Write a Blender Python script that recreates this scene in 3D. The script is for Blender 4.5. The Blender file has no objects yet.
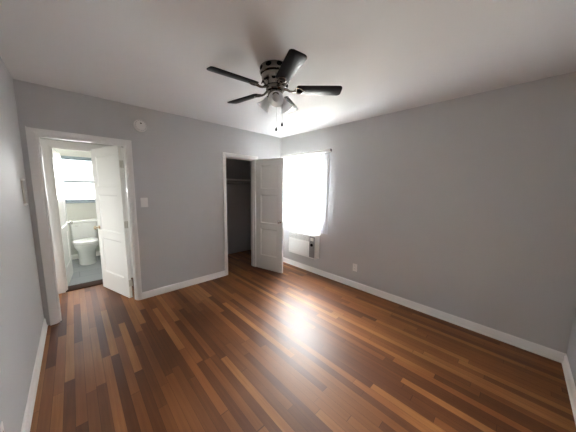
import bpy, bmesh, math, random
from mathutils import Vector, Matrix
random.seed(7)
S = bpy.context.scene
COL = S.collection
PI = math.pi

# ------------------------------------------------------------------ camera
CAM = Vector((-2.9813, -3.3361, 1.4824))
PITCH, YAW, ROLL, FPX = 0.12513, 0.76577, 0.01406, 223.5
F = Vector((math.sin(YAW) * math.cos(PITCH), math.cos(YAW) * math.cos(PITCH), -math.sin(PITCH)))
R = Vector((math.cos(YAW), -math.sin(YAW), 0))
U = R.cross(F)
R2 = R * math.cos(ROLL) + U * math.sin(ROLL)
U2 = -R * math.sin(ROLL) + U * math.cos(ROLL)
cd = bpy.data.cameras.new('camera')
cam = bpy.data.objects.new('camera', cd)
COL.objects.link(cam)
M = Matrix((R2, U2, -F)).transposed().to_4x4()
M.translation = CAM
cam.matrix_world = M
cd.sensor_fit = 'HORIZONTAL'
cd.sensor_width = 36
cd.lens = FPX / 576 * 36
cd.clip_start = 0.02
S.camera = cam

# ------------------------------------------------------------------ daylight and exposure
W = bpy.data.worlds.new('daylight')
S.world = W
W.use_nodes = True
bg = W.node_tree.nodes['Background']
SKY = 8.0                                  # open sky on the blinds' side; turned down elsewhere to keep the bathroom from overexposing
_n, _l = W.node_tree.nodes, W.node_tree.links
_tc = _n.new('ShaderNodeTexCoord')
_sp = _n.new('ShaderNodeSeparateXYZ')
_l.new(_tc.outputs['Generated'], _sp.inputs[0])


def _ramp(sock, a, b, lo, hi):
    r = _n.new('ShaderNodeMapRange')
    r.interpolation_type = 'SMOOTHSTEP'
    r.inputs['From Min'].default_value, r.inputs['From Max'].default_value = a, b
    r.inputs['To Min'].default_value, r.inputs['To Max'].default_value = lo, hi
    _l.new(sock, r.inputs['Value'])
    return r.outputs['Result']


_up = _ramp(_sp.outputs['Z'], -0.12, 0.12, 0.0, 1.0)
_mc = _n.new('ShaderNodeMix')
_mc.data_type = 'RGBA'
_l.new(_up, _mc.inputs['Factor'])
_mc.inputs['A'].default_value = (0.20, 0.19, 0.17, 1)       # ground
_mc.inputs['B'].default_value = (0.995, 0.985, 0.975, 1)        # hazy sky
_l.new(_mc.outputs['Result'], bg.inputs['Color'])
_m2 = _n.new('ShaderNodeMath')
_m2.operation = 'MULTIPLY'
_m3 = _n.new('ShaderNodeMath')
_m3.operation = 'ADD'
_l.new(_ramp(_sp.outputs['X'], 0.05, 0.55, 0.0, 0.88), _m3.inputs[0])
_l.new(_ramp(_sp.outputs['X'], -0.7, -0.2, 0.085, 0.015), _m3.inputs[1])
_l.new(_m3.outputs[0], _m2.inputs[0])
_m2.inputs[1].default_value = SKY
_l.new(_m2.outputs[0], bg.inputs['Strength'])
S.view_settings.view_transform = 'Standard'
S.view_settings.look = 'None'
S.view_settings.gamma = 1
S.view_settings.use_curve_mapping = False
S.view_settings.exposure = 4.8
S.cycles.max_bounces = 16
S.cycles.diffuse_bounces = 10
S.cycles.transparent_max_bounces = 16


def portal(name, loc, rot, sx, sy):
    l = bpy.data.lights.new(name, 'AREA')
    l.shape = 'RECTANGLE'
    l.size, l.size_y = sx, sy
    l.cycles.is_portal = True
    o = bpy.data.objects.new(name, l)
    o.location = loc
    o.rotation_euler = rot
    COL.objects.link(o)


# main numbers of the place (metres)
H, WID, LEN = 2.44, 3.298, 3.74
WT = 0.12                                   # wall thickness
D1 = (-3.198, -2.473, 1.972)                # hallway opening in the back wall
D2 = (-1.181, -0.600, 1.972)                # closet opening
D3 = (-3.155, -2.440, 1.978)                # bathroom opening
HB = 0.93                                   # front face of the bathroom wall
BB = 2.78                                   # bathroom far wall
W1 = (-1.03, -0.06, 0.88, 2.00)             # bedroom window y0 y1 z0 z1
W2 = (-3.13, -2.33, 1.145, 2.035)             # bathroom window x0 x1 z0 z1
HX = -4.7                                   # far end of the unseen hall, added to light the hall door
W3 = (.20, .86, 0.70, 2.05)                 # unseen hall end window, added to brighten the hall door
portal('daylight_portal_hall', (HX - .12, (W3[0] + W3[1]) / 2, (W3[2] + W3[3]) / 2), (0, -PI / 2, 0), W3[3] - W3[2], W3[1] - W3[0])
portal('daylight_portal', (WT + .02, (W1[0] + W1[1]) / 2, (W1[2] + W1[3]) / 2), (0, PI / 2, 0), W1[3] - W1[2], W1[1] - W1[0])
portal('daylight_portal_bath', ((W2[0] + W2[1]) / 2, BB + WT + .02, (W2[2] + W2[3]) / 2), (-PI / 2, 0, 0), W2[1] - W2[0], W2[3] - W2[2])


# ------------------------------------------------------------------ materials
def mat(name, col, rough=0.6, metal=0.0, coat=0.0, coat_rough=0.1, bump=0.0, bscale=200.0, vary=0.0, spec=0.5, trans=0.0):
    m = bpy.data.materials.new(name)
    m.use_nodes = True
    nt = m.node_tree
    b = nt.nodes['Principled BSDF']
    b.inputs['Base Color'].default_value = (*col, 1)
    b.inputs['Roughness'].default_value = rough
    b.inputs['Metallic'].default_value = metal
    b.inputs['Coat Weight'].default_value = coat
    b.inputs['Coat Roughness'].default_value = coat_rough
    b.inputs['Specular IOR Level'].default_value = spec
    tc = nt.nodes.new('ShaderNodeTexCoord')
    if bump:
        n = nt.nodes.new('ShaderNodeTexNoise')
        n.inputs['Scale'].default_value = bscale
        n.inputs['Detail'].default_value = 3
        nt.links.new(tc.outputs['Object'], n.inputs['Vector'])
        bp = nt.nodes.new('ShaderNodeBump')
        bp.inputs['Strength'].default_value = bump
        bp.inputs['Distance'].default_value = 0.002
        nt.links.new(n.outputs['Fac'], bp.inputs['Height'])
        nt.links.new(bp.outputs['Normal'], b.inputs['Normal'])
    if vary:
        n = nt.nodes.new('ShaderNodeTexNoise')
        n.inputs['Scale'].default_value = 3.0
        n.inputs['Detail'].default_value = 4
        nt.links.new(tc.outputs['Object'], n.inputs['Vector'])
        r = nt.nodes.new('ShaderNodeMapRange')
        r.inputs['To Min'].default_value = 1 - vary
        r.inputs['To Max'].default_value = 1 + vary
        nt.links.new(n.outputs['Fac'], r.inputs['Value'])
        mx = nt.nodes.new('ShaderNodeMix')
        mx.data_type = 'RGBA'
        mx.blend_type = 'MULTIPLY'
        mx.inputs['Factor'].default_value = 1
        mx.inputs['A'].default_value = (*col, 1)
        nt.links.new(r.outputs['Result'], mx.inputs['B'])
        nt.links.new(mx.outputs['Result'], b.inputs['Base Color'])
    return m


def glass_mat(name, tint=(0.97, 0.99, 0.99)):
    m = bpy.data.materials.new(name)
    m.use_nodes = True
    nt = m.node_tree
    nt.nodes.clear()
    out = nt.nodes.new('ShaderNodeOutputMaterial')
    t = nt.nodes.new('ShaderNodeBsdfTransparent')
    t.inputs['Color'].default_value = (*tint, 1)
    g = nt.nodes.new('ShaderNodeBsdfGlossy')
    g.inputs['Roughness'].default_value = 0.02
    fr = nt.nodes.new('ShaderNodeFresnel')
    ge = nt.nodes.new('ShaderNodeNewGeometry')
    mr = nt.nodes.new('ShaderNodeMapRange')          # thin pane: same reflectance on both faces
    mr.inputs['To Min'].default_value = 1.45
    mr.inputs['To Max'].default_value = 1 / 1.45
    nt.links.new(ge.outputs['Backfacing'], mr.inputs['Value'])
    nt.links.new(mr.outputs['Result'], fr.inputs['IOR'])
    mx = nt.nodes.new('ShaderNodeMixShader')
    nt.links.new(fr.outputs['Fac'], mx.inputs['Fac'])
    nt.links.new(t.outputs['BSDF'], mx.inputs[1])
    nt.links.new(g.outputs['BSDF'], mx.inputs[2])
    nt.links.new(mx.outputs['Shader'], out.inputs['Surface'])
    return m


def translucent_mat(name, col, fac, rough=0.5, clear=0.0):
    """diffuse + translucent (+ some straight-through) sheet: blind vanes, frosted shades and panes"""
    m = bpy.data.materials.new(name)
    m.use_nodes = True
    nt = m.node_tree
    nt.nodes.clear()
    out = nt.nodes.new('ShaderNodeOutputMaterial')
    p = nt.nodes.new('ShaderNodeBsdfPrincipled')
    p.inputs['Base Color'].default_value = (*col, 1)
    p.inputs['Roughness'].default_value = rough
    t = nt.nodes.new('ShaderNodeBsdfTranslucent')
    t.inputs['Color'].default_value = (*col, 1)
    mx = nt.nodes.new('ShaderNodeMixShader')
    mx.inputs['Fac'].default_value = fac
    nt.links.new(p.outputs['BSDF'], mx.inputs[1])
    nt.links.new(t.outputs['BSDF'], mx.inputs[2])
    last = mx
    if clear:
        tr = nt.nodes.new('ShaderNodeBsdfTransparent')
        m2 = nt.nodes.new('ShaderNodeMixShader')
        m2.inputs['Fac'].default_value = clear
        nt.links.new(mx.outputs['Shader'], m2.inputs[1])
        nt.links.new(tr.outputs['BSDF'], m2.inputs[2])
        last = m2
    nt.links.new(last.outputs['Shader'], out.inputs['Surface'])
    return m


def wood_floor():
    m = bpy.data.materials.new('oak_strip_floor')
    m.use_nodes = True
    nt = m.node_tree
    N, L = nt.nodes, nt.links
    b = N['Principled BSDF']

    def math_(op, a, c=None, d=None):
        n = N.new('ShaderNodeMath')
        n.operation = op
        for i, v in enumerate((a, c, d)):
            if v is None:
                continue
            if isinstance(v, (int, float)):
                n.inputs[i].default_value = v
            else:
                L.new(v, n.inputs[i])
        return n.outputs[0]
    tc = N.new('ShaderNodeTexCoord')
    sp = N.new('ShaderNodeSeparateXYZ')
    L.new(tc.outputs['Object'], sp.inputs[0])
    X, Y = sp.outputs['X'], sp.outputs['Y']
    sx = math_('DIVIDE', X, 0.057)
    strip = math_('FLOOR', sx)
    fx = math_('FRACT', sx)
    w1 = N.new('ShaderNodeTexWhiteNoise')
    w1.noise_dimensions = '1D'
    L.new(strip, w1.inputs['W'])
    ly = math_('ADD', math_('DIVIDE', Y, 0.95), math_('MULTIPLY', w1.outputs['Value'], 13.7))
    # vary board lengths a little along each strip
    nz = N.new('ShaderNodeTexNoise')
    nz.noise_dimensions = '2D'
    nz.inputs['Scale'].default_value = 1.0
    cmb0 = N.new('ShaderNodeCombineXYZ')
    L.new(math_('MULTIPLY', strip, 3.17), cmb0.inputs[0])
    L.new(math_('MULTIPLY', Y, 0.8), cmb0.inputs[1])
    L.new(cmb0.outputs[0], nz.inputs['Vector'])
    ly = math_('ADD', ly, math_('MULTIPLY', nz.outputs['Fac'], 0.9))
    board = math_('FLOOR', ly)
    fy = math_('FRACT', ly)
    cmb = N.new('ShaderNodeCombineXYZ')
    L.new(strip, cmb.inputs[0])
    L.new(board, cmb.inputs[1])
    w2 = N.new('ShaderNodeTexWhiteNoise')
    w2.noise_dimensions = '2D'
    L.new(cmb.outputs[0], w2.inputs['Vector'])
    # grain
    cg = N.new('ShaderNodeCombineXYZ')
    L.new(math_('MULTIPLY', X, 55.0), cg.inputs[0])
    L.new(math_('MULTIPLY', Y, 2.2), cg.inputs[1])
    L.new(math_('MULTIPLY', w2.outputs['Value'], 37.0), cg.inputs[2])
    g = N.new('ShaderNodeTexNoise')
    g.inputs['Scale'].default_value = 1.0
    g.inputs['Detail'].default_value = 5
    g.inputs['Roughness'].default_value = 0.6
    L.new(cg.outputs[0], g.inputs['Vector'])
    # broad wear
    wr = N.new('ShaderNodeTexNoise')
    wr.inputs['Scale'].default_value = 1.3
    wr.inputs['Detail'].default_value = 3
    L.new(tc.outputs['Object'], wr.inputs['Vector'])
    t = math_('ADD', math_('MULTIPLY', w2.outputs['Value'], 0.52), math_('MULTIPLY', g.outputs['Fac'], 0.28))
    t = math_('ADD', t, math_('MULTIPLY', math_('SUBTRACT', wr.outputs['Fac'], 0.5), 0.35))
    t = math_('ADD', t, 0.13)
    cr = N.new('ShaderNodeValToRGB')
    e = cr.color_ramp.elements
    e[0].position, e[0].color = 0.0, (0.050, 0.016, 0.007, 1)
    e[1].position, e[1].color = 1.0, (0.50, 0.24, 0.078, 1)
    k = cr.color_ramp.elements.new(0.35)
    k.color = (0.118, 0.039, 0.014, 1)
    k = cr.color_ramp.elements.new(0.68)
    k.color = (0.255, 0.097, 0.031, 1)
    L.new(t, cr.inputs['Fac'])
    # seams
    ex = math_('MINIMUM', fx, math_('SUBTRACT', 1.0, fx))
    seam = math_('LESS_THAN', ex, 0.018)
    ey = math_('MINIMUM', fy, math_('SUBTRACT', 1.0, fy))
    seam = math_('MAXIMUM', seam, math_('LESS_THAN', ey, 0.0016))
    mx = N.new('ShaderNodeMix')
    mx.data_type = 'RGBA'
    L.new(math_('MULTIPLY', seam, 0.6), mx.inputs['Factor'])
    L.new(cr.outputs['Color'], mx.inputs['A'])
    mx.inputs['B'].default_value = (0.03, 0.010, 0.005, 1)
    L.new(mx.outputs['Result'], b.inputs['Base Color'])
    rr = math_('ADD', math_('MULTIPLY', g.outputs['Fac'], 0.05), 0.42)
    L.new(rr, b.inputs['Roughness'])
    b.inputs['Specular IOR Level'].default_value = 0.26
    b.inputs['Coat Weight'].default_value = 0.0
    b.inputs['Coat Roughness'].default_value = 0.21
    bp = N.new('ShaderNodeBump')
    bp.inputs['Strength'].default_value = 0.05
    bp.inputs['Distance'].default_value = 0.001
    hgt = math_('SUBTRACT', math_('ADD', math_('MULTIPLY', g.outputs['Fac'], 0.5), math_('MULTIPLY', w2.outputs['Value'], 0.3)), seam)
    L.new(hgt, bp.inputs['Height'])
    L.new(bp.outputs['Normal'], b.inputs['Normal'])
    return m


def tile_floor():
    m = bpy.data.materials.new('grey_tile_floor')
    m.use_nodes = True
    nt = m.node_tree
    b = nt.nodes['Principled BSDF']
    tc = nt.nodes.new('ShaderNodeTexCoord')
    br = nt.nodes.new('ShaderNodeTexBrick')
    br.offset = 0.5
    br.inputs['Scale'].default_value = 1.0
    br.inputs['Brick Width'].default_value = 0.60
    br.inputs['Row Height'].default_value = 0.30
    br.inputs['Mortar Size'].default_value = 0.004
    br.inputs['Color1'].default_value = (0.20, 0.22, 0.23, 1)
    br.inputs['Color2'].default_value = (0.25, 0.27, 0.28, 1)
    br.inputs['Mortar'].default_value = (0.13, 0.14, 0.145, 1)
    nt.links.new(tc.outputs['Object'], br.inputs['Vector'])
    nt.links.new(br.outputs['Color'], b.inputs['Base Color'])
    b.inputs['Roughness'].default_value = 0.4
    return m


M_FLOOR = wood_floor()
M_TILE = tile_floor()
M_WALL = mat('grey_wall_paint', (0.565, 0.560, 0.556), 0.55, bump=0.15, bscale=260, vary=0.02)
M_HALL = mat('hall_wall_paint', (0.52, 0.505, 0.48), 0.6, bump=0.15, bscale=260)
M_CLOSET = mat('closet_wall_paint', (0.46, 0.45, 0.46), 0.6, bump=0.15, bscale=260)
M_BATH = mat('bathroom_wall_paint', (0.60, 0.60, 0.56), 0.5, bump=0.1, bscale=260)
M_CEIL = mat('white_ceiling_paint', (0.79, 0.785, 0.772), 0.8, bump=0.2, bscale=180, vary=0.015)
M_TRIM = mat('white_gloss_trim', (0.89, 0.88, 0.86), 0.28)
M_DOOR = mat('white_door_paint', (0.83, 0.83, 0.80), 0.25)
M_NICKEL = mat('brushed_nickel', (0.24, 0.215, 0.19), 0.2, metal=1.0, bump=0.05, bscale=500)
M_CHROME = mat('chrome', (0.75, 0.74, 0.73), 0.12, metal=1.0)
M_BRASS = mat('pale_brass', (0.70, 0.60, 0.44), 0.2, metal=1.0)
M_BLADE = mat('espresso_blade', (0.008, 0.007, 0.009), 0.30, spec=0.12)
M_SHADE = translucent_mat('frosted_shade_glass', (0.90, 0.91, 0.92), 0.62, 0.25)
M_BULB = translucent_mat('white_bulb_glass', (0.85, 0.85, 0.83), 0.4, 0.3)
M_HINGE = mat('painted_hinge', (0.55, 0.53, 0.47), 0.4)
M_FOB = mat('dark_fob', (0.012, 0.010, 0.010), 0.4)
M_VANE = translucent_mat('white_vinyl_vane', (0.82, 0.83, 0.86), 0.12, 0.4)
M_PLASTIC = mat('white_plastic', (0.88, 0.87, 0.85), 0.35)
M_PLASTIC2 = mat('off_white_plastic', (0.85, 0.84, 0.81), 0.4)
M_GREY = mat('grey_control_plastic', (0.30, 0.30, 0.31), 0.4)
M_DARK = mat('dark_recess', (0.004, 0.004, 0.004), 0.7, spec=0.1)
M_PORC = mat('white_porcelain', (0.83, 0.84, 0.83), 0.12)
M_GLASS = glass_mat('window_glass')
M_FROST = translucent_mat('frosted_window_glass', (0.90, 0.90, 0.91), 0.75, 0.3, clear=0.25)
M_ALU = mat('white_window_frame', (0.70, 0.74, 0.77), 0.4)
M_ALU2 = mat('blue_grey_window_frame', (0.22, 0.27, 0.30), 0.5)
M_THRESH = mat('dark_threshold_wood', (0.040, 0.015, 0.008), 0.7, bump=0.2, bscale=60, spec=0.1)
M_BEIGE = mat('beige_plastic', (0.50, 0.47, 0.41), 0.5)


RX = Matrix.Rotation(PI / 2, 4, 'X')


# ------------------------------------------------------------------ mesh helpers
class MB:
    def __init__(s):
        s.bm = bmesh.new()

    def box(s, x0, x1, y0, y1, z0, z1, bev=0.0, mtx=None):
        t = bmesh.new()
        bmesh.ops.create_cube(t, size=1)
        for v in t.verts:
            v.co = Vector(((x0 + x1) / 2 + v.co.x * (x1 - x0), (y0 + y1) / 2 + v.co.y * (y1 - y0), (z0 + z1) / 2 + v.co.z * (z1 - z0)))
        if bev:
            bmesh.ops.bevel(t, geom=t.edges[:], offset=bev, segments=2, affect='EDGES', profile=0.5)
        s.merge(t, mtx)
        return s

    def merge(s, t, mtx=None):
        if mtx is not None:
            t.transform(mtx)
        me = bpy.data.meshes.new('tmp')
        t.to_mesh(me)
        t.free()
        s.bm.from_mesh(me)
        bpy.data.meshes.remove(me)

    def lathe(s, prof, seg=32, mtx=None, cap0=True, cap1=True):
        """prof: list of (r, z) turned about local Z"""
        t = bmesh.new()
        rings = []
        for r, z in prof:
            rings.append([t.verts.new((r * math.cos(2 * PI * i / seg), r * math.sin(2 * PI * i / seg), z)) for i in range(seg)])
        for a, b in zip(rings, rings[1:]):
            for i in range(seg):
                j = (i + 1) % seg
                t.faces.new((a[i], a[j], b[j], b[i]))
        if cap0:
            t.faces.new(rings[0][::-1])
        if cap1:
            t.faces.new(rings[-1])
        bmesh.ops.remove_doubles(t, verts=t.verts[:], dist=1e-6)
        bmesh.ops.recalc_face_normals(t, faces=t.faces[:])
        s.merge(t, mtx)
        return s

    def tube(s, pts, r, seg=10):
        pts = [Vector(p) for p in pts]
        t = bmesh.new()
        rings = []
        n = len(pts)
        up = None
        for i, p in enumerate(pts):
            d = (pts[min(i + 1, n - 1)] - pts[max(i - 1, 0)]).normalized()
            if up is None:
                up = Vector((0, 0, 1)) if abs(d.z) < .9 else Vector((1, 0, 0))
            a = d.cross(up).normalized()
            up = a.cross(d).normalized()
            rr = r[i] if isinstance(r, (list, tuple)) else r
            rings.append([t.verts.new(p + (a * math.cos(2 * PI * k / seg) + up * math.sin(2 * PI * k / seg)) * rr) for k in range(seg)])
        for a, b in zip(rings, rings[1:]):
            for i in range(seg):
                j = (i + 1) % seg
                t.faces.new((a[i], a[j], b[j], b[i]))
        t.faces.new(rings[0][::-1])
        t.faces.new(rings[-1])
        bmesh.ops.recalc_face_normals(t, faces=t.faces[:])
        s.merge(t)
        return s

    def loft(s, rings, cap=True, mtx=None):
        t = bmesh.new()
        rv = [[t.verts.new(p) for p in ring] for ring in rings]
        n = len(rv[0])
        for a, b in zip(rv, rv[1:]):
            for i in range(n):
                j = (i + 1) % n
                t.faces.new((a[i], a[j], b[j], b[i]))
        if cap:
            t.faces.new(rv[0][::-1])
            t.faces.new(rv[-1])
        bmesh.ops.recalc_face_normals(t, faces=t.faces[:])
        s.merge(t, mtx)
        return s

    def prism(s, outline, z0, z1, bev=0.0, mtx=None):
        t = bmesh.new()
        a = [t.verts.new((x, y, z0)) for x, y in outline]
        b = [t.verts.new((x, y, z1)) for x, y in outline]
        t.faces.new(a[::-1])
        t.faces.new(b)
        n = len(a)
        for i in range(n):
            j = (i + 1) % n
            t.faces.new((a[i], a[j], b[j], b[i]))
        bmesh.ops.recalc_face_normals(t, faces=t.faces[:])
        if bev:
            es = [e for e in t.edges if abs(e.verts[0].co.z - e.verts[1].co.z) < 1e-6]
            bmesh.ops.bevel(t, geom=es, offset=bev, segments=2, affect='EDGES', profile=0.5)
        s.merge(t, mtx)
        return s

    def build(s, name, m, parent=None, smooth=35):
        me = bpy.data.meshes.new(name)
        s.bm.to_mesh(me)
        s.bm.free()
        me.materials.append(m)
        o = bpy.data.objects.new(name, me)
        COL.objects.link(o)
        if smooth:
            for p in me.polygons:
                p.use_smooth = True
            me.set_sharp_from_angle(angle=math.radians(smooth))
        if parent:
            o.parent = parent
        return o


def tag(o, label=None, cat=None, group=None, kind=None):
    if label:
        o['label'] = label
    if cat:
        o['category'] = cat
    if group:
        o['group'] = group
    if kind:
        o['kind'] = kind
    return o


def empty(name, loc, rz=0.0):
    o = bpy.data.objects.new(name, None)
    o.empty_display_size = 0.1
    o.location = loc
    o.rotation_euler = (0, 0, rz)
    COL.objects.link(o)
    return o


def slab_with_holes(mb, axis, p0, p1, a0, a1, z0, z1, holes):
    """a wall slab between planes p0 and p1 of one axis ('x' or 'y'), with rectangular through holes"""
    A = sorted({a0, a1, *[h[0] for h in holes], *[h[1] for h in holes]})
    Z = sorted({z0, z1, *[h[2] for h in holes], *[h[3] for h in holes]})
    t = bmesh.new()
    vs = {}

    def v(p, a, z):
        k = (p, a, z)
        if k not in vs:
            vs[k] = t.verts.new((p, a, z) if axis == 'x' else (a, p, z))
        return vs[k]

    def solid(i, j):
        if i < 0 or j < 0 or i >= len(A) - 1 or j >= len(Z) - 1:
            return False
        ca, cz = (A[i] + A[i + 1]) / 2, (Z[j] + Z[j + 1]) / 2
        return not any(h[0] < ca < h[1] and h[2] < cz < h[3] for h in holes)
    for i in range(len(A) - 1):
        for j in range(len(Z) - 1):
            if not solid(i, j):
                continue
            q = [(A[i], Z[j]), (A[i + 1], Z[j]), (A[i + 1], Z[j + 1]), (A[i], Z[j + 1])]
            t.faces.new([v(p0, *c) for c in q])
            t.faces.new([v(p1, *c) for c in q][::-1])
            for (di, dj), (e0, e1) in {(0, -1): (0, 1), (1, 0): (1, 2), (0, 1): (2, 3), (-1, 0): (3, 0)}.items():
                if not solid(i + di, j + dj):
                    t.faces.new([v(p0, *q[e0]), v(p0, *q[e1]), v(p1, *q[e1]), v(p1, *q[e0])])
    bmesh.ops.recalc_face_normals(t, faces=t.faces[:])
    mb.merge(t)
    return mb


def struct(o, label, cat):
    return tag(o, label, cat, kind='structure')


# ------------------------------------------------------------------ room shell
XL = -WID - WT
o = MB().box(XL, WT, -LEN - WT, HB + .02, -0.06, 0.0).build('floor', M_FLOOR, smooth=0)
struct(o, 'glossy brown hardwood strip floor of the empty bedroom', 'floor')
o = MB().box(XL - .1, -1.6, HB + .02, BB + WT, -0.06, 0.0).build('floor_bathroom', M_TILE, smooth=0)
struct(o, 'grey tiled bathroom floor in front of the toilet', 'floor')
o = MB().box(-1.6 + .001, WT, HB + .02, 1.2, -0.06, 0.0).build('floor_closet', M_FLOOR, smooth=0)
struct(o, 'dark hardwood strip of floor at the rear of the closet', 'floor')
o = MB().box(XL - .1, WT, -LEN - WT, BB + WT, H, H + .06).build('ceiling', M_CEIL, smooth=0)
struct(o, 'smooth white ceiling carrying the fan', 'ceiling')
o = slab_with_holes(MB(), 'y', 0, WT, XL, WT, 0, H, [(D1[0], D1[1], 0, D1[2]), (D2[0], D2[1], 0, D2[2])]).build('wall_back', M_WALL, smooth=0)
struct(o, 'grey wall with the bathroom hall doorway and the closet doorway', 'wall')
o = slab_with_holes(MB(), 'x', 0, WT, -LEN - WT, 1.2, 0, H, [W1]).build('wall_right', M_WALL, smooth=0)
struct(o, 'long grey wall with the blinds, air conditioner and outlet', 'wall')
o = MB().box(XL, -WID, -LEN - WT, 0, 0, H).build('wall_left', M_WALL, smooth=0)
struct(o, 'pale grey wall at the left edge of the photo', 'wall')
o = MB().box(-WID, 0, -LEN - WT, -LEN, 0, H).build('wall_front', M_WALL, smooth=0)
struct(o, 'grey wall meeting the long wall at the right edge of the photo', 'wall')

# hall, bathroom and closet shells
o = MB().box(XL - .1, XL, HB + .12, BB, 0, H).build('wall_bathroom_left', M_BATH, smooth=0)
struct(o, 'left wall of the bathroom behind the glossy door', 'wall')
o = MB().box(HX, XL - .1, 0, HB + .12, -0.06, 0.0).build('floor_hall', M_FLOOR, smooth=0)  # unseen hall stretch, added to bring light to the hall door
struct(o, 'wood floor of the unseen hall added on the left', 'floor')
o = MB().box(HX, XL - .1, WT - .12, HB + .12, H, H + .06).build('ceiling_hall', M_CEIL, smooth=0)
struct(o, 'ceiling of the unseen hall added on the left', 'ceiling')
o = MB().box(HX, XL, WT - .12, WT, 0, H).build('wall_hall_front', M_HALL, smooth=0)
struct(o, 'near side wall of the unseen hall added on the left', 'wall')
o = slab_with_holes(MB(), 'x', HX - .1, HX, WT - .12, HB + .12, 0, H, [(W3[0], W3[1], W3[2], W3[3])]).build('wall_hall_left', M_HALL, smooth=0)
struct(o, 'end wall of the unseen added hall, holding its light-giving window', 'wall')
o = MB().box(-2.37, -2.28, WT, HB, 0, H).build('wall_hall_right', M_HALL, smooth=0)
struct(o, 'right side wall of the little hall behind the open door', 'wall')
mb = slab_with_holes(MB(), 'y', HB, HB + .06, HX, -1.6, 0, H, [(D3[0], D3[1], 0, D3[2])])
o = mb.build('wall_hall_back', M_HALL, smooth=0)
struct(o, 'grey hall wall around the bathroom doorway', 'wall')
mb = slab_with_holes(MB(), 'y', HB + .06, HB + .12, XL, -1.6, 0, H, [(D3[0], D3[1], 0, D3[2])])
o = mb.build('wall_bathroom_front', M_BATH, smooth=0)
struct(o, 'bathroom side of the wall around the bathroom doorway', 'wall')
o = slab_with_holes(MB(), 'y', BB, BB + WT, XL, -1.6, 0, H, [W2]).build('wall_bathroom_back', M_BATH, smooth=0)
struct(o, 'pale bathroom wall with the window behind the toilet', 'wall')
o = MB().box(-1.7, -1.6, HB + .12, BB, 0, H).build('wall_bathroom_right', M_BATH, smooth=0)
struct(o, 'right wall of the bathroom', 'wall')
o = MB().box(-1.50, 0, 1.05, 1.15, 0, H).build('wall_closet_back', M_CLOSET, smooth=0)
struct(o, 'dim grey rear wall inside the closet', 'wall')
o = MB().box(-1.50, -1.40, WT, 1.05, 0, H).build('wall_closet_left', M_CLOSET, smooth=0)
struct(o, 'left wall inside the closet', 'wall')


# ------------------------------------------------------------------ baseboards, casings
def baseboard(name, pts, label):
    """extruded profile along a floor line; pts = (start, end, inward normal)"""
    (x0, y0), (x1, y1), (nx, ny) = pts
    prof = [(0, 0), (0.020, 0), (0.020, 0.008), (0.013, 0.018), (0.012, 0.074), (0.009, 0.084), (0.004, 0.090), (0, 0.090)]
    m = MB()
    r0 = [(x0 + nx * d, y0 + ny * d, z) for d, z in prof]
    r1 = [(x1 + nx * d, y1 + ny * d, z) for d, z in prof]
    o = m.loft([r0, r1]).build(name, M_TRIM, smooth=25)
    return struct(o, label, 'baseboard')


CW = 0.056
baseboard('baseboard_back', ((D1[1] + CW - .008, 0), (D2[0] - CW + .002, 0), (0, -1)), 'white baseboard between the hall doorway and the closet doorway')
baseboard('baseboard_back_corner', ((D2[1] + CW, 0), (-.02, 0), (0, -1)), 'short white baseboard between the closet doorway and the corner')
baseboard('baseboard_right', ((0, 0), (0, -LEN), (-1, 0)), 'long white baseboard along the wall with the air conditioner')
baseboard('baseboard_left', ((-WID, 0), (-WID, -LEN), (1, 0)), 'white baseboard along the pale wall at the left edge')
baseboard('baseboard_front', ((-WID + .02, -LEN), (-.02, -LEN), (0, 1)), 'white baseboard at the right edge of the photo')


def casing(name, x0, x1, zt, y, side, w, label, left_w=None, jamb=None, plinth=True):
    """door casing on a wall face at y; side = -1 towards the bedroom"""
    m = MB()
    lw = left_w or w
    prof = lambda ww: [(0, 0), (0, .010), (.008, .014), (ww - .012, .019), (ww - .003, .019), (ww, .015), (ww, 0)]

    def leg(xi, d, ww):
        r = []
        for z in (0, 1):
            ring = []
            for a, b in prof(ww):
                zz = 0 if z == 0 else zt + a
                ring.append((xi + d * a, y + side * b, zz))
            r.append(ring)
        m.loft(r)
    leg(x0, -1, lw)
    leg(x1, 1, w)
    r = []
    for xs, d, ww in ((x0, -1, lw), (x1, 1, w)):
        ring = [(xs + d * a * (ww / w), y + side * b, zt + a) for a, b in prof(w)]
        r.append(ring)
    m.loft(r)
    if jamb:                                   # jamb lining with a door stop
        y0, y1, ys, d = jamb
        t = 0.012
        m.box(x0 - .001, x0 + t, y0, y1, 0, zt)
        m.box(x1 - t, x1 + .001, y0, y1, 0, zt)
        m.box(x0 + t, x1 - t, y0, y1, zt - t, zt + .001)
        m.box(x0 + t, x0 + t + .010, ys, ys + d, 0, zt - t)
        m.box(x1 - t - .010, x1 - t, ys, ys + d, 0, zt - t)
        m.box(x0 + t + .010, x1 - t - .010, ys, ys + d, zt - t - .010, zt - t)
    o = m.build(name, M_TRIM, smooth=25)
    return struct(o, label, 'door trim')


casing('trim_1', D1[0], D1[1], D1[2], 0, -1, 0.050, 'white casing round the hall doorway beside the pale left wall', left_w=0.062, jamb=(0, WT, .030, .035))
casing('trim_2', D2[0], D2[1], D2[2], 0, -1, 0.054, 'white casing round the dark closet doorway', jamb=(0, WT, .045, .035))
casing('trim_3', D3[0], D3[1], D3[2], HB, -1, 0.075, 'cream casing round the bathroom doorway seen through the hall', jamb=(HB, HB + .12, HB + .03, .045))
o = MB().box(D3[0], D3[1], HB - .015, HB + .19, 0.0, 0.014, .004).build('trim_4', M_THRESH)
struct(o, 'dark wooden threshold under the bathroom doorway', 'threshold')
baseboard('baseboard_hall', ((HX, HB), (D3[0] - .076, HB), (0, -1)), 'short white baseboard left of the bathroom doorway')
baseboard('baseboard_bathroom', ((XL + .02, BB), (-1.7, BB), (0, -1)), 'white baseboard behind the toilet')


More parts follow.
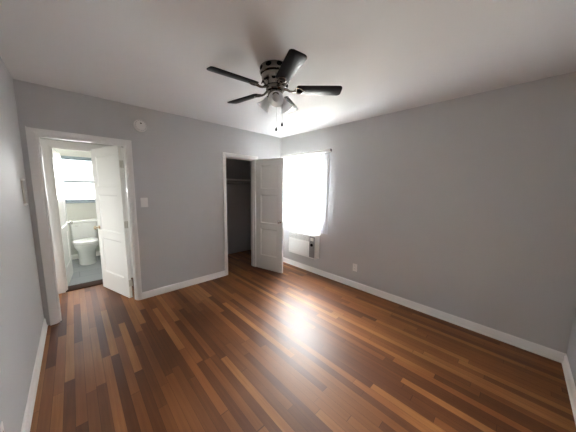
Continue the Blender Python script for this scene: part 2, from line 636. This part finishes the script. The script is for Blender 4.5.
# ------------------------------------------------------------------ doors
def door_slab(w, h, t, panels, name, m, parent):
    """leaf in local x (0..w) / z, thickness -t/2..t/2 in y, three sunk panels on both faces"""
    b = bmesh.new()
    st = panels['stile']
    xs = [0, st, w - st, w]
    zs = [0]
    for a, c in panels['z']:
        zs += [a, c]
    zs.append(h)
    for sgn in (-1, 1):
        yy = sgn * t / 2
        for i in range(3):
            for j in range(len(zs) - 1):
                q = [(xs[i], zs[j]), (xs[i + 1], zs[j]), (xs[i + 1], zs[j + 1]), (xs[i], zs[j + 1])]
                if i == 1 and j % 2 == 1:
                    lv = [(0.0, 0.0), (0.004, 0.005), (0.016, 0.011)]
                    rings = []
                    for ins, dep in lv:
                        rings.append([b.verts.new((x + (ins if k in (0, 3) else -ins), yy - sgn * dep, z + (ins if k in (0, 1) else -ins))) for k, (x, z) in enumerate(q)])
                    for r0, r1 in zip(rings, rings[1:]):
                        for k in range(4):
                            l = (k + 1) % 4
                            b.faces.new((r0[k], r0[l], r1[l], r1[k]))
                    b.faces.new(rings[-1])
                else:
                    b.faces.new([b.verts.new((x, yy, z)) for x, z in q])
    for (x0, z0), (x1, z1) in (((0, 0), (w, 0)), ((w, 0), (w, h)), ((w, h), (0, h)), ((0, h), (0, 0))):
        b.faces.new([b.verts.new(c) for c in ((x0, -t / 2, z0), (x1, -t / 2, z1), (x1, t / 2, z1), (x0, t / 2, z0))])
    bmesh.ops.remove_doubles(b, verts=b.verts[:], dist=1e-5)
    bmesh.ops.recalc_face_normals(b, faces=b.faces[:])
    mb = MB()
    mb.merge(b)
    return mb.build(name, m, parent, smooth=20)


KNOB = [(0.0, 0.0), (0.027, 0.0), (0.027, 0.004), (0.013, 0.010), (0.0095, 0.014), (0.0095, 0.028), (0.018, 0.034), (0.026, 0.043), (0.027, 0.052), (0.021, 0.061), (0.009, 0.065), (0.0, 0.0655)]


def make_door(name, pivot, end, w, h, side, label, knob_mat, knob_label, zk, lift=0.012, t=0.035, hinge_side=1):
    """pivot, end: line of the leaf's visible face; side: which side (+1 left of direction) the thickness lies"""
    d = Vector((end[0] - pivot[0], end[1] - pivot[1], 0))
    rz = math.atan2(d.y, d.x)
    r = empty(name, (pivot[0], pivot[1], lift), rz)
    sl = door_slab(w, h, t, {'stile': 0.105, 'z': [(.255, .745), (.85, 1.345), (1.45, h - .105)]}, 'door_leaf', M_DOOR, r)
    sl.location = (0, side * t / 2, 0)
    for s2, yf in ((-1, min(0, side * t)), (1, max(0, side * t))):
        k = MB().lathe(KNOB, 24, Matrix.Translation((w - .050, yf, zk)) @ Matrix.Rotation(-s2 * PI / 2, 4, 'X')).build('door_knob', knob_mat, r)
        k['label'] = knob_label
    mb = MB().box(w - .0005, w + .0015, side * t / 2 - .012, side * t / 2 + .012, zk - .028, zk + .028, .0006)
    mb.build('latch_plate', knob_mat, r)
    yb = 0.0 if hinge_side == 0 else side * t
    for zh in (.20, h / 2, h - .22):
        m = MB()
        m.lathe([(0, -.045), (.0055, -.045), (.0055, .045), (0, .045)], 12, Matrix.Translation((-.006, yb + (.004 if yb > t / 2 else -.004), zh)))
        m.box(-.0015, .0005, side * t / 2 - .014, side * t / 2 + .014, zh - .044, zh + .044)
        m.build('hinge', M_HINGE, r)
    return struct(r, label, 'door')


# hall door: opens away from the bedroom
make_door('door_1', (-2.545, .105), (-2.766, .800), 0.712, 1.952, -1, 'white three-panel door swung open into the hall, hinged beside the light switch', M_BRASS, 'round pale brass knob', .885, hinge_side=1)
# closet door: opens into the bedroom
make_door('door_2', (-.612, -.040), (-.473, -.593), 0.572, 1.955, 1, 'grey-white three-panel closet door standing open beside the window', M_CHROME, 'round chrome knob', .90, hinge_side=1)
# bathroom door: opens into the bathroom
make_door('door_3', (-3.138, 1.055), (-3.075, 1.77), 0.70, 1.955, 1, 'glossy cream bathroom door opened inwards against the left side', M_CHROME, 'round chrome knob', .86, hinge_side=1)

# ------------------------------------------------------------------ windows
wr = empty('window_1', (0, 0, 0))
struct(wr, 'bright bedroom window behind the vertical blinds', 'window')
y0, y1, z0, z1 = W1
m = MB()
m.box(.035, .095, y0, y0 + .035, z0, z1, .003).box(.035, .095, y1 - .035, y1, z0, z1, .003)
m.box(.035, .095, y0 + .035, y1 - .035, z0, z0 + .035, .003).box(.035, .095, y0 + .035, y1 - .035, z1 - .035, z1, .003)
m.build('window_frame', M_ALU, wr)
for k, (a, b, xx) in enumerate(((y0 + .036, y1 - .036, .055),)):
    m = MB()
    zb, zt = z0 + .036, z1 - .036
    m.box(xx, xx + .02, a, a + .025, zb, zt).box(xx, xx + .02, b - .025, b, zb, zt)
    m.box(xx, xx + .02, a + .025, b - .025, zb, zb + .025).box(xx, xx + .02, a + .025, b - .025, zt - .025, zt)
    s = m.build('sash', M_ALU, wr)
    MB().box(xx + .008, xx + .012, a + .024, b - .024, zb + .024, zt - .024).build('pane', M_GLASS, s, smooth=0)
o = MB().box(-.018, .034, y0 - .0, y1 + .0, z0 - .018, z0 + .0, .003).build('window_sill', M_TRIM, wr)

wr = empty('window_2', (0, 0, 0))
struct(wr, 'bathroom window above the toilet with a frosted lower half', 'window')
x0, x1, z0, z1 = W2
m = MB()
ya, yb = BB + .03, BB + .09
m.box(x0, x0 + .03, ya, yb, z0, z1, .003).box(x1 - .03, x1, ya, yb, z0, z1, .003)
m.box(x0 + .03, x1 - .03, ya, yb, z0, z0 + .03, .003).box(x0 + .03, x1 - .03, ya, yb, z1 - .03, z1, .003)
m.build('window_frame', M_ALU2, wr)
zm = 1.54
for k, (a, b, yy, mm) in enumerate(((z0 + .031, zm + .02, ya + .008, M_FROST), (zm - .02, z1 - .031, ya + .034, M_GLASS))):
    m = MB()
    xa, xb = x0 + .031, x1 - .031
    m.box(xa, xb, yy, yy + .02, a, a + .026).box(xa, xb, yy, yy + .02, b - .034, b)
    m.box(xa, xa + .02, yy, yy + .02, a + .026, b - .026).box(xb - .02, xb, yy, yy + .02, a + .026, b - .026)
    s = m.build('sash', M_ALU2, wr)
    MB().box(xa + .019, xb - .019, yy + .008, yy + .012, a + .025, b - .025).build('pane', mm, s, smooth=0)
MB().box(x0 - .03, x1 + .03, BB - .03, BB + .03, z0 - .022, z0, .004).build('window_sill', M_ALU2, wr)

wr = empty('window_hall_added', (0, 0, 0))  # unseen, added so daylight reaches the open hall door
struct(wr, 'unseen window added at the hall end to light the open hall door', 'window')
y0, y1, z0, z1 = W3
m = MB()
for a, b, c, d in ((y0, y0 + .03, z0, z1), (y1 - .03, y1, z0, z1), (y0 + .03, y1 - .03, z0, z0 + .03), (y0 + .03, y1 - .03, z1 - .03, z1)):
    m.box(HX - .08, HX - .03, a, b, c, d, .003)
f_ = m.build('window_frame', M_ALU, wr)
MB().box(HX - .06, HX - .055, y0 + .029, y1 - .029, z0 + .029, z1 - .029).build('pane', M_GLASS, f_, smooth=0)

# ------------------------------------------------------------------ vertical blinds
vb = empty('vertical_blind', (0, -.66, 2.05))
tag(vb, 'white vertical blinds hanging in front of the bright window', 'blinds')
o = MB().box(-.085, -.045, -1.232 + .66, -.075 + .66, -.002, .034, .004).build('headrail', M_PLASTIC, vb)
MB().box(-.087, -.043, -1.240 + .66, -1.231 + .66, -.004, .036, .003).build('end_cap', M_GREY, vb)['label'] = 'dark end cap of the headrail'
for yy in (-.2, -.66, -1.12):
    m = MB().box(-.066, 0, yy + .66 - .012, yy + .66 + .012, .034, .038).box(-.004, 0, yy + .66 - .012, yy + .66 + .012, .0, .036)
    m.build('mounting_bracket', M_PLASTIC, vb)
NV = 16
vane_me = None
for k in range(NV):
    yv = -.115 - k * (1.205 - .13) / (NV - 1) + .66
    ang = math.radians(60)                       # turned nearly edge-on to the far corner
    if k == NV - 1:
        ang = math.radians(80)
    if k == NV - 2:
        ang = math.radians(62)
    if vane_me is None:
        t = bmesh.new()
        w, th, n = .089, .0012, 8
        prof = []
        for i in range(n + 1):
            u = -w / 2 + w * i / n
            prof.append((u, .005 * (1 - (2 * u / w) ** 2)))
        ring = [(u, v) for u, v in prof] + [(u, v + th) for u, v in reversed(prof)]
        mb = MB()
        mb.loft([[(u, v, zz) for u, v in ring] for zz in (-1.305, -.028)])
        mb.box(-.006, .006, -.002 + .005, .002 + .006, -.028, -.002)
        v = mb.build('vane', M_VANE, vb, smooth=40)
        vane_me = v.data
    else:
        v = bpy.data.objects.new('vane', vane_me)
        COL.objects.link(v)
        v.parent = vb
    v.location = (-.065, yv, 0)
    v.rotation_euler = (0, 0, ang)
mb = MB().tube([(-.10, -1.225 + .66, 0), (-.105, -1.227 + .66, -.1), (-.105, -1.228 + .66, -1.0)], .0035, 8)
mb.build('control_wand', M_PLASTIC2, vb)

# ------------------------------------------------------------------ air conditioner
ac = empty('air_conditioner', (0, -.692, .28))
tag(ac, 'white through-wall air conditioner below the window blinds', 'air conditioner')
hw, hh, dp = .325, .41, .10
m = MB().box(-dp, -.001, -hw, hw, 0, hh, .008)
m.build('case', M_PLASTIC, ac)
m = MB().box(-dp - .012, -dp + .002, -hw + .145, hw - .012, .02, hh - .135, .005)
for i in range(1, 9):
    zz = .02 + i * (hh - .155) / 9
    m.box(-dp - .0135, -dp - .011, -hw + .155, hw - .022, zz - .002, zz + .002)
g = m.build('intake_panel', M_PLASTIC, ac)
m = MB().box(-dp - .003, -dp + .002, -hw + .145, hw - .012, hh - .120, hh - .025, .001)
lv = m.build('outlet_recess', M_GREY, ac)
for i in range(5):
    m = MB().box(-dp - .012, -dp - .002, -hw + .147, hw - .014, hh - .116 + i * .019, hh - .106 + i * .019, .002)
    m.build('louver', M_PLASTIC2, lv)
m = MB().box(-dp - .008, -dp + .002, -hw + .018, -hw + .132, .02, hh - .025, .004)
cp = m.build('control_panel', M_GREY, ac)
cp['label'] = 'grey control strip'
for zz in (hh - .17,):
    MB().lathe([(0, 0), (.026, 0), (.024, .014), (.018, .018), (0, .018)], 20, Matrix.Translation((-dp - .008, -hw + .075, zz)) @ Matrix.Rotation(-PI / 2, 4, 'Y')).build('control_knob', M_DARK, cp)
MB().box(-dp - .011, -dp - .006, -hw + .04, -hw + .11, hh - .10, hh - .045, .002).build('control_plate', M_PLASTIC2, cp)
m = MB().box(-.02, -.0005, -hw - .006, hw + .006, -.006, hh + .006, .003)
m.build('wall_sleeve_trim', M_PLASTIC, ac)

# ------------------------------------------------------------------ ceiling fan
FX, FY, ZB = -1.724, -1.858, 2.276
fan = empty('ceiling_fan', (FX, FY, H))
tag(fan, 'brushed nickel ceiling fan with five dark blades and frosted lights', 'ceiling fan')
zo = -H
m = MB().lathe([(.0, 0), (.118, 0), (.124, -.004), (.124, -.040), (.120, -.052), (.108, -.058), (0, -.058)], 48)
m.build('canopy', M_NICKEL, fan)
m = MB().lathe([(0, -.058), (.104, -.058), (.112, -.064), (.112, -.078), (.108, -.098), (.098, -.118), (.084, -.134), (.078, -.142), (0, -.142)], 48)
mh = m.build('motor_housing', M_NICKEL, fan)
for i in range(9):
    a = 2 * PI * i / 9 + .25
    RM = Matrix.Rotation(a, 4, 'Z')
    ov = [(.023 * math.cos(t), .016 * math.sin(t)) for t in [2 * PI * j / 20 for j in range(20)]]
    MB().prism(ov, -.001, .0012, .0004, RM @ Matrix.Translation((0, -.1245, -.024)) @ RX).build('vent_slot', M_DARK, fan)
    ov = [(.018 * math.cos(t), .020 * math.sin(t)) for t in [2 * PI * j / 20 for j in range(20)]]
    MB().prism(ov, -.003, .0018, .0004, RM @ Matrix.Rotation(.33, 4, 'Z') @ Matrix.Translation((0, -.1035, -.108)) @ Matrix.Rotation(-.46, 4, 'X') @ RX).build('vent_slot', M_DARK, mh)
m = MB().lathe([(0, -.142), (.070, -.142), (.076, -.148), (.076, -.170), (.068, -.178), (0, -.178)], 40)
m.build('rotor_hub', M_NICKEL, fan)
PH = math.radians(172.8)
out = []
r0, r1, wr0, wr1 = .175, .540, .052, .060
n = 10
out.append((r0, -wr0 + .012))
out.append((r0 + .012, -wr0))
cr = .030
for i in range(n + 1):
    a = -PI / 2 + (PI / 2) * i / n
    out.append((r1 - cr + cr * math.cos(a), -wr1 + cr + cr * math.sin(a)))
for i in range(n + 1):
    a = (PI / 2) * i / n
    out.append((r1 - cr + cr * math.cos(a), wr1 - cr + cr * math.sin(a)))
out.append((r0 + .012, wr0))
out.append((r0, wr0 - .012))
blade0 = iron0 = None
PITCHB = math.radians(-12)
for k in range(5):
    a = PH + k * 2 * PI / 5
    if blade0 is None:
        blade0 = MB().prism(out, -.003, .003, .001, Matrix.Rotation(PITCHB, 4, 'X')).build('blade', M_BLADE, fan, smooth=30)
        m = MB()
        m.tube([(.066, 0, .004), (.095, 0, .002), (.120, 0, -.012), (.145, 0, -.014), (.170, 0, -.007)], [.011, .010, .008, .009, .011], 10)
        ol = [(.160 + .032 * (1 - math.cos(t)), .030 * math.sin(t)) for t in [2 * PI * i / 28 for i in range(28)]]
        R_ = Matrix.Rotation(PITCHB, 4, 'X')
        pts = [R_ @ Vector((x, y, -.0075)) for x, y in ol]
        m.tube(pts + [pts[0], pts[1]], .0055, 8)
        m.prism([(.215, -.012), (.240, -.006), (.240, .006), (.215, .012)], -.008, -.003, .001, R_)
        for sx, sy in ((.192, .026), (.192, -.026), (.226, 0)):
            m.lathe([(0, -.010), (.004, -.010), (.006, -.007), (.006, -.003), (0, -.003)], 10, R_ @ Matrix.Translation((sx, sy, 0)))
        iron0 = m.build('blade_iron', M_NICKEL, blade0)
        b = blade0
    else:
        b = blade0.copy()
        COL.objects.link(b)
        b.parent = fan
        i_ = iron0.copy()
        COL.objects.link(i_)
        i_.parent = b
    b.location = (0, 0, ZB - H)
    b.rotation_euler = (0, 0, a)
m = MB().lathe([(0, -.178), (.046, -.178), (.060, -.186), (.062, -.206), (.054, -.216), (.050, -.224), (.050, -.240), (.040, -.250), (.018, -.256), (.012, -.266), (0, -.268)], 40)
lk = m.build('light_kit', M_NICKEL, fan)
A0 = math.atan2(CAM.y - FY, CAM.x - FX)
for k in range(3):
    a = A0 + k * 2 * PI / 3 + math.radians(3)
    tl = math.radians(42 if k else 48)
    # local frame: axis pointing outwards and down
    ax = Vector((math.cos(a) * math.sin(tl), math.sin(a) * math.sin(tl), -math.cos(tl)))
    base = Vector((math.cos(a) * .040, math.sin(a) * .040, -.205))
    q = Vector((0, 0, 1)).rotation_difference(ax).to_matrix().to_4x4()
    T = Matrix.Translation(base) @ q
    arm = MB().lathe([(0, 0), (.016, 0), (.016, .012), (.024, .020), (.025, .034), (0, .034)], 20, T).build('lamp_holder', M_NICKEL, fan)
    prof = [(.024, .026), (.027, .034), (.030, .050), (.037, .075), (.047, .098), (.058, .116), (.0605, .120), (.0590, .121), (.0565, .117), (.0455, .099), (.0355, .076), (.0285, .051), (.0255, .036), (.0225, .027)]
    sh = MB().lathe(prof, 40, T, False, False).build('lamp_shade', M_SHADE, fan, smooth=50)
    MB().lathe([(0, .034), (.012, .036), (.013, .055), (.020, .068), (.027, .082), (.028, .094), (.023, .106), (.012, .114), (0, .116)], 24, T).build('bulb', M_BULB, sh)


def pull(dx, dy, ztop, zend, name):
    p = MB().tube([(dx, dy, ztop), (dx, dy, zend + .02)], .0013, 6)
    for i in range(int((ztop - zend) / .012)):
        p.lathe([(0, -.0018), (.0018, 0), (0, .0018)], 6, Matrix.Translation((dx, dy, ztop - .006 - i * .012)))
    c = p.build('pull_chain', M_NICKEL, fan)
    MB().lathe([(0, .020), (.003, .019), (.007, .010), (.0105, 0), (.009, -.010), (0, -.015)], 16, Matrix.Translation((dx, dy, zend))).build('fob', M_FOB, c)


pull(.010, -.004, -.255, 1.965 - H, 'a')
pull(.048, -.033, -.225, 2.004 - H, 'b')

# ------------------------------------------------------------------ small fittings on the walls
sd = empty('smoke_detector', (-2.318, 0, 2.212))
tag(sd, 'round white smoke detector on the back wall above the light switch', 'smoke detector')
MB().lathe([(0, 0), (.071, 0), (.071, .012), (.068, .018), (.062, .020), (0, .020)], 48, RX).build('base', M_PLASTIC2, sd)
b = MB().lathe([(0, .019), (.064, .019), (.062, .030), (.052, .040), (.036, .044), (0, .045)], 48, RX).build('cover', M_PLASTIC, sd)
MB().lathe([(0, .044), (.008, .044), (.008, .0475), (0, .0475)], 16, Matrix.Translation((0, 0, .024)) @ RX).build('test_button', M_DARK, sd)
for i in range(16):
    m = MB()
    a = 2 * PI * i / 16
    m.box(-.008, .008, -.0008, .0008, -.002, .002, 0, RX @ Matrix.Rotation(a, 4, 'Z') @ Matrix.Translation((0, .0565, .0365)) @ Matrix.Rotation(-.9, 4, 'X'))
    m.build('vent_slot', M_GREY, b)

ls = empty('light_switch', (-2.329, 0, 1.272))
tag(ls, 'white light switch plate on the back wall beside the hall doorway', 'light switch')
MB().box(-.040, .040, -.006, 0, -.060, .060, .003).build('plate', M_PLASTIC2, ls)
for sx in (0,):
    t = MB().box(-.005, .005, -.014, -.005, -.011, .011, .002, Matrix.Translation((sx, 0, 0)) @ Matrix.Rotation(.35, 4, 'X')).build('toggle', M_PLASTIC, ls)
    for zz in (-.030, .030):
        MB().lathe([(0, .0055), (.003, .0055), (.003, .0068), (0, .0068)], 10, Matrix.Translation((sx, 0, zz)) @ RX).build('screw', M_PLASTIC2, ls)


def outlet(loc, rz, label):
    e = empty('electrical_outlet', loc, rz)
    tag(e, label, 'outlet')
    MB().box(-.036, .036, -.006, 0, -.058, .058, .003).build('plate', M_PLASTIC, e)
    for zz in (-.021, .021):
        s = MB().lathe([(0, .005), (.0165, .005), (.0165, .0085), (0, .0085)], 24, Matrix.Translation((0, 0, zz)) @ RX).build('socket', M_PLASTIC2, e)
        mm = MB()
        for sx in (-.006, .006):
            mm.box(sx - .001, sx + .001, -.0092, -.008, zz - .003, zz + .007)
        mm.build('slot', M_DARK, s)
    return e


outlet((0, -1.706, .308), -PI / 2, 'white electrical outlet low on the long wall right of the air conditioner')
outlet((-WID, -1.83, .350), PI / 2, 'white electrical outlet low on the pale left wall, cut by the photo edge')

wf = empty('wall_bracket', (-WID, -.300, 1.30))
tag(wf, 'small upright bracket with white ends on the pale left wall beside the hall doorway', 'wall bracket')
MB().box(0, .009, -.030, .030, .012, .218, .003).build('bar', M_BEIGE, wf)['label'] = 'beige middle bar'
for zz in (-.004, .214):
    MB().box(0, .018, -.045, .045, zz, zz + .018, .005).build('end_bracket', M_PLASTIC, wf)

# ------------------------------------------------------------------ closet fittings
o = MB().box(-1.40, 0, .66, 1.05, 1.625, 1.645, .002).build('closet_shelf', M_TRIM)
tag(o, 'white shelf board across the closet above the hanging rod', 'shelf')
rod = empty('closet_rod', (-.7, .60, 1.555))
tag(rod, 'thin hanging rod under the closet shelf', 'closet rod')
MB().tube([(-.70, 0, 0), (.70, 0, 0)], .014, 14).build('rod', M_CHROME, rod)
for s_ in (-1, 1):
    MB().lathe([(0, 0), (.030, 0), (.030, .006), (.018, .010), (.018, .022), (0, .022)], 20, Matrix.Translation((s_ * .70, 0, 0)) @ Matrix.Rotation(-s_ * PI / 2, 4, 'Y')).build('rod_socket', M_PLASTIC, rod)
# ------------------------------------------------------------------ toilet
tx, ty = -2.868, BB - .02
to = empty('toilet', (tx, ty, 0))
tag(to, 'white porcelain toilet under the bathroom window seen through the doorway', 'toilet')


def oval(cx, cy, a, b, z, n=32, k=2.2):
    r = []
    for i in range(n):
        t = 2 * PI * i / n
        c, s_ = math.cos(t), math.sin(t)
        r.append((cx + a * math.copysign(abs(c) ** (2 / k), c), cy + b * math.copysign(abs(s_) ** (2 / k), s_), z))
    return r


rings = [oval(0, -.345, .128, .275, 0), oval(0, -.345, .126, .272, .03), oval(0, -.350, .126, .266, .10), oval(0, -.355, .128, .268, .19),
         oval(0, -.375, .140, .275, .255), oval(0, -.405, .170, .278, .315), oval(0, -.410, .184, .280, .355), oval(0, -.410, .186, .282, .395)]
MB().loft(rings).build('bowl', M_PORC, to, smooth=60)
MB().box(-.185, .185, -.215, 0, .345, .40, .02).build('bowl_deck', M_PORC, to)
outer = oval(0, -.425, .186, .240, 0)
MB().loft([oval(0, -.43, .184, .240, .397), oval(0, -.43, .189, .245, .402), oval(0, -.43, .189, .245, .414), oval(0, -.43, .184, .240, .419)]).build('seat', M_PORC, to, smooth=50)
MB().loft([oval(0, -.428, .180, .236, .421), oval(0, -.428, .186, .242, .426), oval(0, -.428, .184, .240, .438), oval(0, -.428, .160, .215, .446), oval(0, -.428, .08, .12, .449)]).build('seat_cover', M_PORC, to, smooth=50)
def rrect(hx, y0, y1, z, r=.03):
    pts = []
    for cx, cy, a0 in ((hx - r, y1 - r, 0), (-hx + r, y1 - r, PI / 2), (-hx + r, y0 + r, PI), (hx - r, y0 + r, 1.5 * PI)):
        for i in range(7):
            a = a0 + PI / 2 * i / 6
            pts.append((cx + r * math.cos(a), cy + r * math.sin(a), z))
    return pts
MB().loft([rrect(.170, -.165, -.005, .40), rrect(.185, -.180, -.003, .43), rrect(.205, -.190, -.002, .74), rrect(.206, -.190, -.002, .748)]).build('tank', M_PORC, to, smooth=45)
MB().loft([rrect(.208, -.194, -.001, .748), rrect(.216, -.202, 0, .754), rrect(.216, -.202, 0, .775), rrect(.208, -.194, -.002, .786)]).build('tank_lid', M_PORC, to, smooth=45)
MB().tube([(-.150, -.190, .70), (-.150, -.206, .70), (-.135, -.212, .699), (-.085, -.212, .692)], [.009, .008, .006, .007], 10).build('flush_lever', M_CHROME, to)
for sx in (-.09, .09):
    MB().lathe([(0, .396), (.013, .396), (.013, .43), (.008, .438), (0, .438)], 14, Matrix.Translation((sx, -.195, 0))).build('seat_hinge', M_PORC, to)
